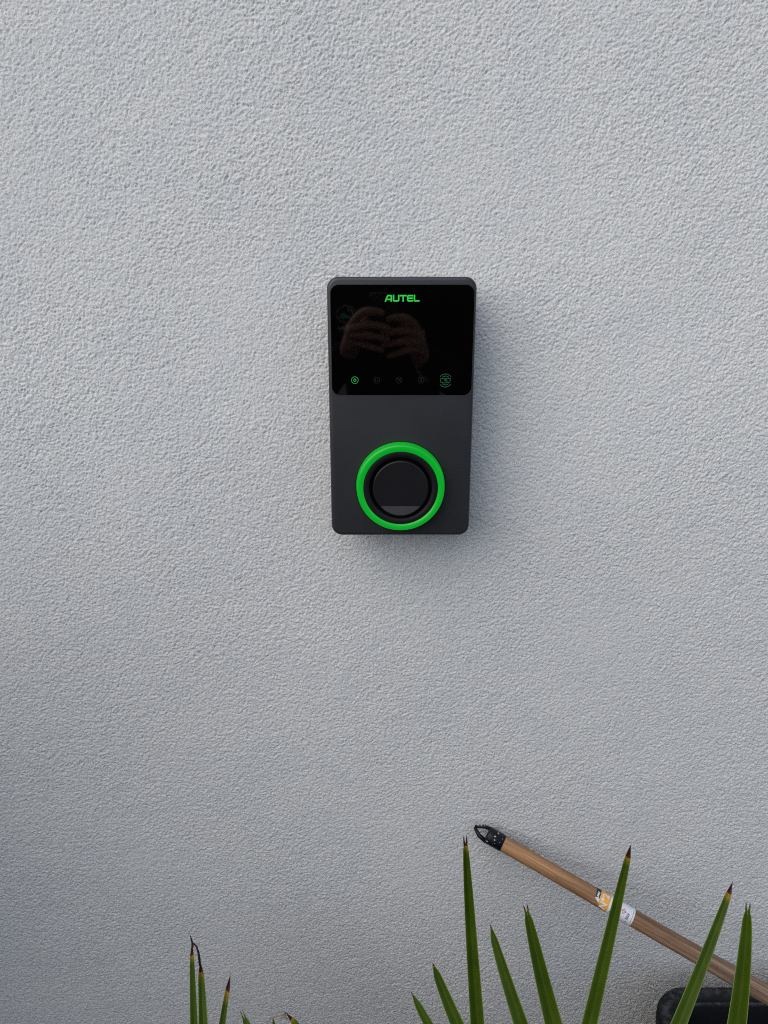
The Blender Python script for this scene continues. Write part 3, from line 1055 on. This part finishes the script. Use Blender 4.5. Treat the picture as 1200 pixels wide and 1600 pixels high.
m_badge_g, t, b = mat("green_badge_print", (0.04, 0.45, 0.27), 0.7)
m_badge_w, t, b = mat("grey_badge_print", (0.60, 0.60, 0.60), 0.7)
m_badge_o, t, b = mat("orange_badge_print", (0.75, 0.45, 0.15), 0.7)


def skin(chains, levels=2):
    """chains: dict name -> (pos, (rx, ry)); edges; returns a bmesh of the skinned, smoothed surface"""
    pos, edges = chains
    names = list(pos)
    me_ = bpy.data.meshes.new("skin_tmp")
    me_.from_pydata([pos[n][0] for n in names], [(names.index(a), names.index(b2)) for a, b2 in edges], [])
    o_ = bpy.data.objects.new("skin_tmp", me_)
    col.objects.link(o_)
    md = o_.modifiers.new("skin", 'SKIN'); md.use_smooth_shade = True
    sv = me_.skin_vertices[0].data
    for i_, n in enumerate(names):
        r_ = pos[n][1]
        sv[i_].radius = r_ if isinstance(r_, tuple) else (r_, r_)
        sv[i_].use_root = (i_ == 0)
    sb_ = o_.modifiers.new("sub", 'SUBSURF'); sb_.levels = levels; sb_.render_levels = levels
    dg = bpy.context.evaluated_depsgraph_get()
    m2 = bpy.data.meshes.new_from_object(o_.evaluated_get(dg))
    b2 = bmesh.new(); b2.from_mesh(m2)
    bpy.data.objects.remove(o_); bpy.data.meshes.remove(me_); bpy.data.meshes.remove(m2)
    return b2


def merge(a, b2):
    m2 = bpy.data.meshes.new("tmp"); b2.to_mesh(m2); b2.free()
    a.from_mesh(m2); bpy.data.meshes.remove(m2)


PX, PY = 0.03, -0.46
PHO = Vector((0, -0.045, H - 0.002))
UPV, OUT = Vector((0, SP, CP)), Vector((0, CP, -SP))


def ph(x, u_, o_):
    return PHO + Vector((x, 0, 0)) + UPV * u_ + OUT * o_


def hand(sgn, dx=0.0, du=0.0, do=0.0):
    f = lambda x, u_, o_: tuple(ph(sgn * (x * 1.08 + dx), u_ * 1.08 + du, o_ + do))
    pos = {"w0": (f(.128, -.215, -.085), .027), "w": (f(.108, -.165, -.050), (.026, .022)), "p": (f(.092, -.095, -.016), (.030, .020)),
           "k1": (f(.084, -.048, .004), .0125), "k2": (f(.089, -.067, .008), .0125), "k3": (f(.089, -.087, .007), .012), "k4": (f(.084, -.106, .003), .011),
           "i1": (f(.060, -.022, .026), .0115), "i2": (f(.034, -.022, .026), .0104), "i3": (f(.014, -.030, .018), .0086),
           "m1": (f(.052, -.052, .032), .0116), "m2": (f(.022, -.058, .027), .0106), "m3": (f(.000, -.066, .018), .0088),
           "r1": (f(.050, -.079, .031), .0112), "r2": (f(.020, -.087, .027), .0086), "r3": (f(.000, -.095, .018), .0086),
           "l1": (f(.054, -.106, .025), .0098), "l2": (f(.032, -.115, .023), .0090), "l3": (f(.014, -.121, .017), .0078),
           "t0": (f(.076, -.090, -.030), .015), "t1": (f(.060, -.060, -.030), .011), "t2": (f(.040, -.036, -.022), .0085)}
    ed = [("w0", "w"), ("w", "p"), ("p", "k1"), ("p", "k2"), ("p", "k3"), ("p", "k4"), ("k1", "i1"), ("i1", "i2"), ("i2", "i3"), ("k2", "m1"), ("m1", "m2"), ("m2", "m3"),
          ("k3", "r1"), ("r1", "r2"), ("r2", "r3"), ("k4", "l1"), ("l1", "l2"), ("l2", "l3"), ("p", "t0"), ("t0", "t1"), ("t1", "t2")]
    return skin((pos, ed), 2), f


hl, fl = hand(-1, -0.016, 0.004, 0.004)
hr, fr_ = hand(1, -0.010, -0.016, -0.008)
body = {"pel": ((PX, PY, .95), (.135, .105)), "sp": ((PX, PY, 1.12), (.125, .095)), "ch": ((PX, PY, 1.30), (.150, .105)), "up": ((PX, PY, 1.43), (.115, .085)),
        "nk": ((PX, PY + .01, 1.53), .054), "jaw": ((PX, PY + .035, 1.605), (.060, .068)), "hd": ((PX, PY + .03, 1.68), (.074, .090)), "top": ((PX, PY + .02, 1.745), (.058, .070))}
bed = [("pel", "sp"), ("sp", "ch"), ("ch", "up"), ("up", "nk"), ("nk", "jaw"), ("jaw", "hd"), ("hd", "top")]
jk = {k: (body[k][0], tuple(r_ + .030 for r_ in body[k][1])) for k in ("pel", "sp", "ch", "up")}
jk["col"] = ((PX, PY + .005, 1.555), (.096, .090))
jk["pel"] = ((PX, PY, .86), (.165, .135))
jed = [("pel", "sp"), ("sp", "ch"), ("ch", "up"), ("up", "col")]
tro = {"pel": ((PX, PY, .97), (.150, .118)), "waist": ((PX, PY, 1.08), (.140, .108))}
ted = [("pel", "waist")]
for sg, nm, f in ((-1, "l", fl), (1, "r", fr_)):
    S_ = (PX + sg * .205, PY, 1.435); E_ = (PX + sg * .235, PY + .13, 1.17); Wp = f(.098, -.128, -.034)
    for dct, e_, add in ((body, bed, 0), (jk, jed, .013)):
        dct["sh" + nm] = (S_, .062 + add * 1.3); dct["el" + nm] = (E_, .044 + add); dct["wr" + nm] = (Wp, .022 + add * 1.7)
        e_ += [("up", "sh" + nm), ("sh" + nm, "el" + nm), ("el" + nm, "wr" + nm)]
    hp, kn, an = (PX + sg * .09, PY, .86), (PX + sg * .105, PY + .02, .50), (PX + sg * .11, PY - .03, .09)
    for dct, e_, add in ((body, bed, 0), (tro, ted, .016)):
        dct["hp" + nm] = (hp, .082 + add); dct["kn" + nm] = (kn, .056 + add); dct["an" + nm] = (an, .040 + add)
        e_ += [("pel", "hp" + nm), ("hp" + nm, "kn" + nm), ("kn" + nm, "an" + nm)]
    body["hl" + nm] = ((an[0], an[1], .05), .036); body["toe" + nm] = ((an[0] + sg * .015, an[1] + .15, .035), (.036, .026))
    bed += [("an" + nm, "hl" + nm), ("hl" + nm, "toe" + nm)]
bb = skin((body, bed), 2)
merge(bb, hl); merge(bb, hr)
for sg in (-1, 1):      # ears
    bmesh.ops.create_uvsphere(bb, u_segments=10, v_segments=8, radius=1, matrix=Matrix.Translation((PX + sg * .078, PY + .02, 1.665)) @ Matrix.Diagonal((.010, .020, .033, 1)))
nose = [bb.verts.new(p) for p in ((PX, PY + .116, 1.695), (PX - .018, PY + .108, 1.640), (PX + .018, PY + .108, 1.640), (PX, PY + .142, 1.648))]
for tri in ((0, 1, 3), (0, 3, 2), (1, 2, 3), (0, 2, 1)): bb.faces.new([nose[i_] for i_ in tri])
person = obj("person", bb, m_skin)
link(person, None, "person in a black jacket holding a phone in both hands, mirrored in the charger's screen", "person")
jacket = obj("jacket", skin((jk, jed), 2), m_jacket, person)
obj("trousers", skin((tro, ted), 2), m_trouser, person)
for sg in (-1, 1):
    an = (PX + sg * .11, PY - .03)
    bt = {"a": ((an[0], an[1], .16), .054), "h": ((an[0], an[1] - .01, .055), (.050, .052)), "b": ((an[0] + sg * .008, an[1] + .09, .046), (.050, .044)), "t": ((an[0] + sg * .016, an[1] + .175, .038), (.042, .036))}
    obj("shoe", skin((bt, [("a", "h"), ("h", "b"), ("b", "t")]), 2), m_shoe, person)
bm = bmesh.new()
bmesh.ops.create_uvsphere(bm, u_segments=24, v_segments=16, radius=1, matrix=Matrix.Translation((PX, PY + .012, 1.715)) @ Matrix.Diagonal((.085, .100, .078, 1)))
bmesh.ops.delete(bm, geom=[v for v in bm.verts if v.co.y > PY + .05 and v.co.z < 1.735 or v.co.z < 1.655], context='VERTS')
hair = obj("hair", bm, m_hair, person); hs = hair.modifiers.new("thickness", 'SOLIDIFY'); hs.thickness = 0.012
for sg in (-1, 1):
    bm = bmesh.new()
    bmesh.ops.create_uvsphere(bm, u_segments=12, v_segments=8, radius=0.012, matrix=Matrix.Translation((PX + sg * .032, PY + .097, 1.690)))
    obj("eye", bm, m_eye, person)
bm = bmesh.new(); box(bm, (PX - .024, PY + .085, 1.604), (PX + .024, PY + .106, 1.612), 0.003)
obj("mouth", bm, m_skin, person)
# emblem and lettering on the left of the chest
vb = pt(541, 491, 2 * FRONT_Y + 0.345)
from mathutils.bvhtree import BVHTree
bvj = BVHTree.FromPolygons([v.co.copy() for v in jacket.data.vertices], [tuple(p.vertices) for p in jacket.data.polygons])


def on_chest(x, z):
    wx, wz = vb.x - x, vb.z + z          # x runs to the wearer's left
    hit = bvj.ray_cast(Vector((wx, -0.20, wz)), Vector((0, -1, 0)))
    y_ = hit[0].y if hit[0] is not None else PY + .11
    return (wx, y_ + 0.003, wz)


bm = bmesh.new(); k = .0019
plate(bm, stroke2d([(x * 1.0, y * .82) for x, y in circ(0, 0, .029, n=28)], .0016, True), on_chest)
text_quads(bm, "LG EN", .019, lambda x, y: on_chest(x, y - .042))
obj("chest_lettering", bm, m_badge_w, person, smooth=False)
bm = bmesh.new()
plate(bm, [(Vector((-.020, -.012)), Vector((.024, -.010)), Vector((.008, .006)), Vector((-.002, -.002)))], on_chest)
obj("chest_emblem", bm, m_badge_g, person, smooth=False)
bm = bmesh.new()
for a in range(-10, 111, 20):
    c_, s_ = math.cos(R(180 - a)), math.sin(R(180 - a))
    plate(bm, stroke2d([(-.008 + c_ * .008, .002 + s_ * .008), (-.008 + c_ * .014, .002 + s_ * .014)], .002), on_chest)
obj("chest_emblem", bm, m_badge_o, person, smooth=False)

phone = empty("smartphone", PHO + UPV * -.13, "dark smartphone held upright in front of the black jacket, mirrored in the screen", "phone")
bm = bmesh.new()
loops = []
for ins, o_ in ((.002, -.0085), (0, -.0065), (0, -.002), (.002, 0)):
    loops.append([tuple(ph(x, z, o_)) for x, z in rrect(0, -.062, .074 - 2 * ins, .158 - 2 * ins, .010)])
loft(bm, loops)
obj("phone_body", bm, m_phone, phone)
for x_ in (-.018, 0.006):
    bm = bmesh.new()
    tube(bm, [ph(x_, 0, -.001), ph(x_, 0, .0018), ph(x_, 0, .0020)], [.0085, .0085, .0075], 24)
    ln_ = obj("phone_lens", bm, m_lens, phone)
    bm = bmesh.new()
    for k_ in range(24):
        a0, a1 = 2 * math.pi * k_ / 24, 2 * math.pi * (k_ + 1) / 24
        bm.faces.new([bm.verts.new(ph(x_ + math.cos(a_) * r_, math.sin(a_) * r_, .0023)) for a_, r_ in ((a0, .0085), (a1, .0085), (a1, .0074), (a0, .0074))])
    obj("lens_rim", bm, m_metal, ln_)
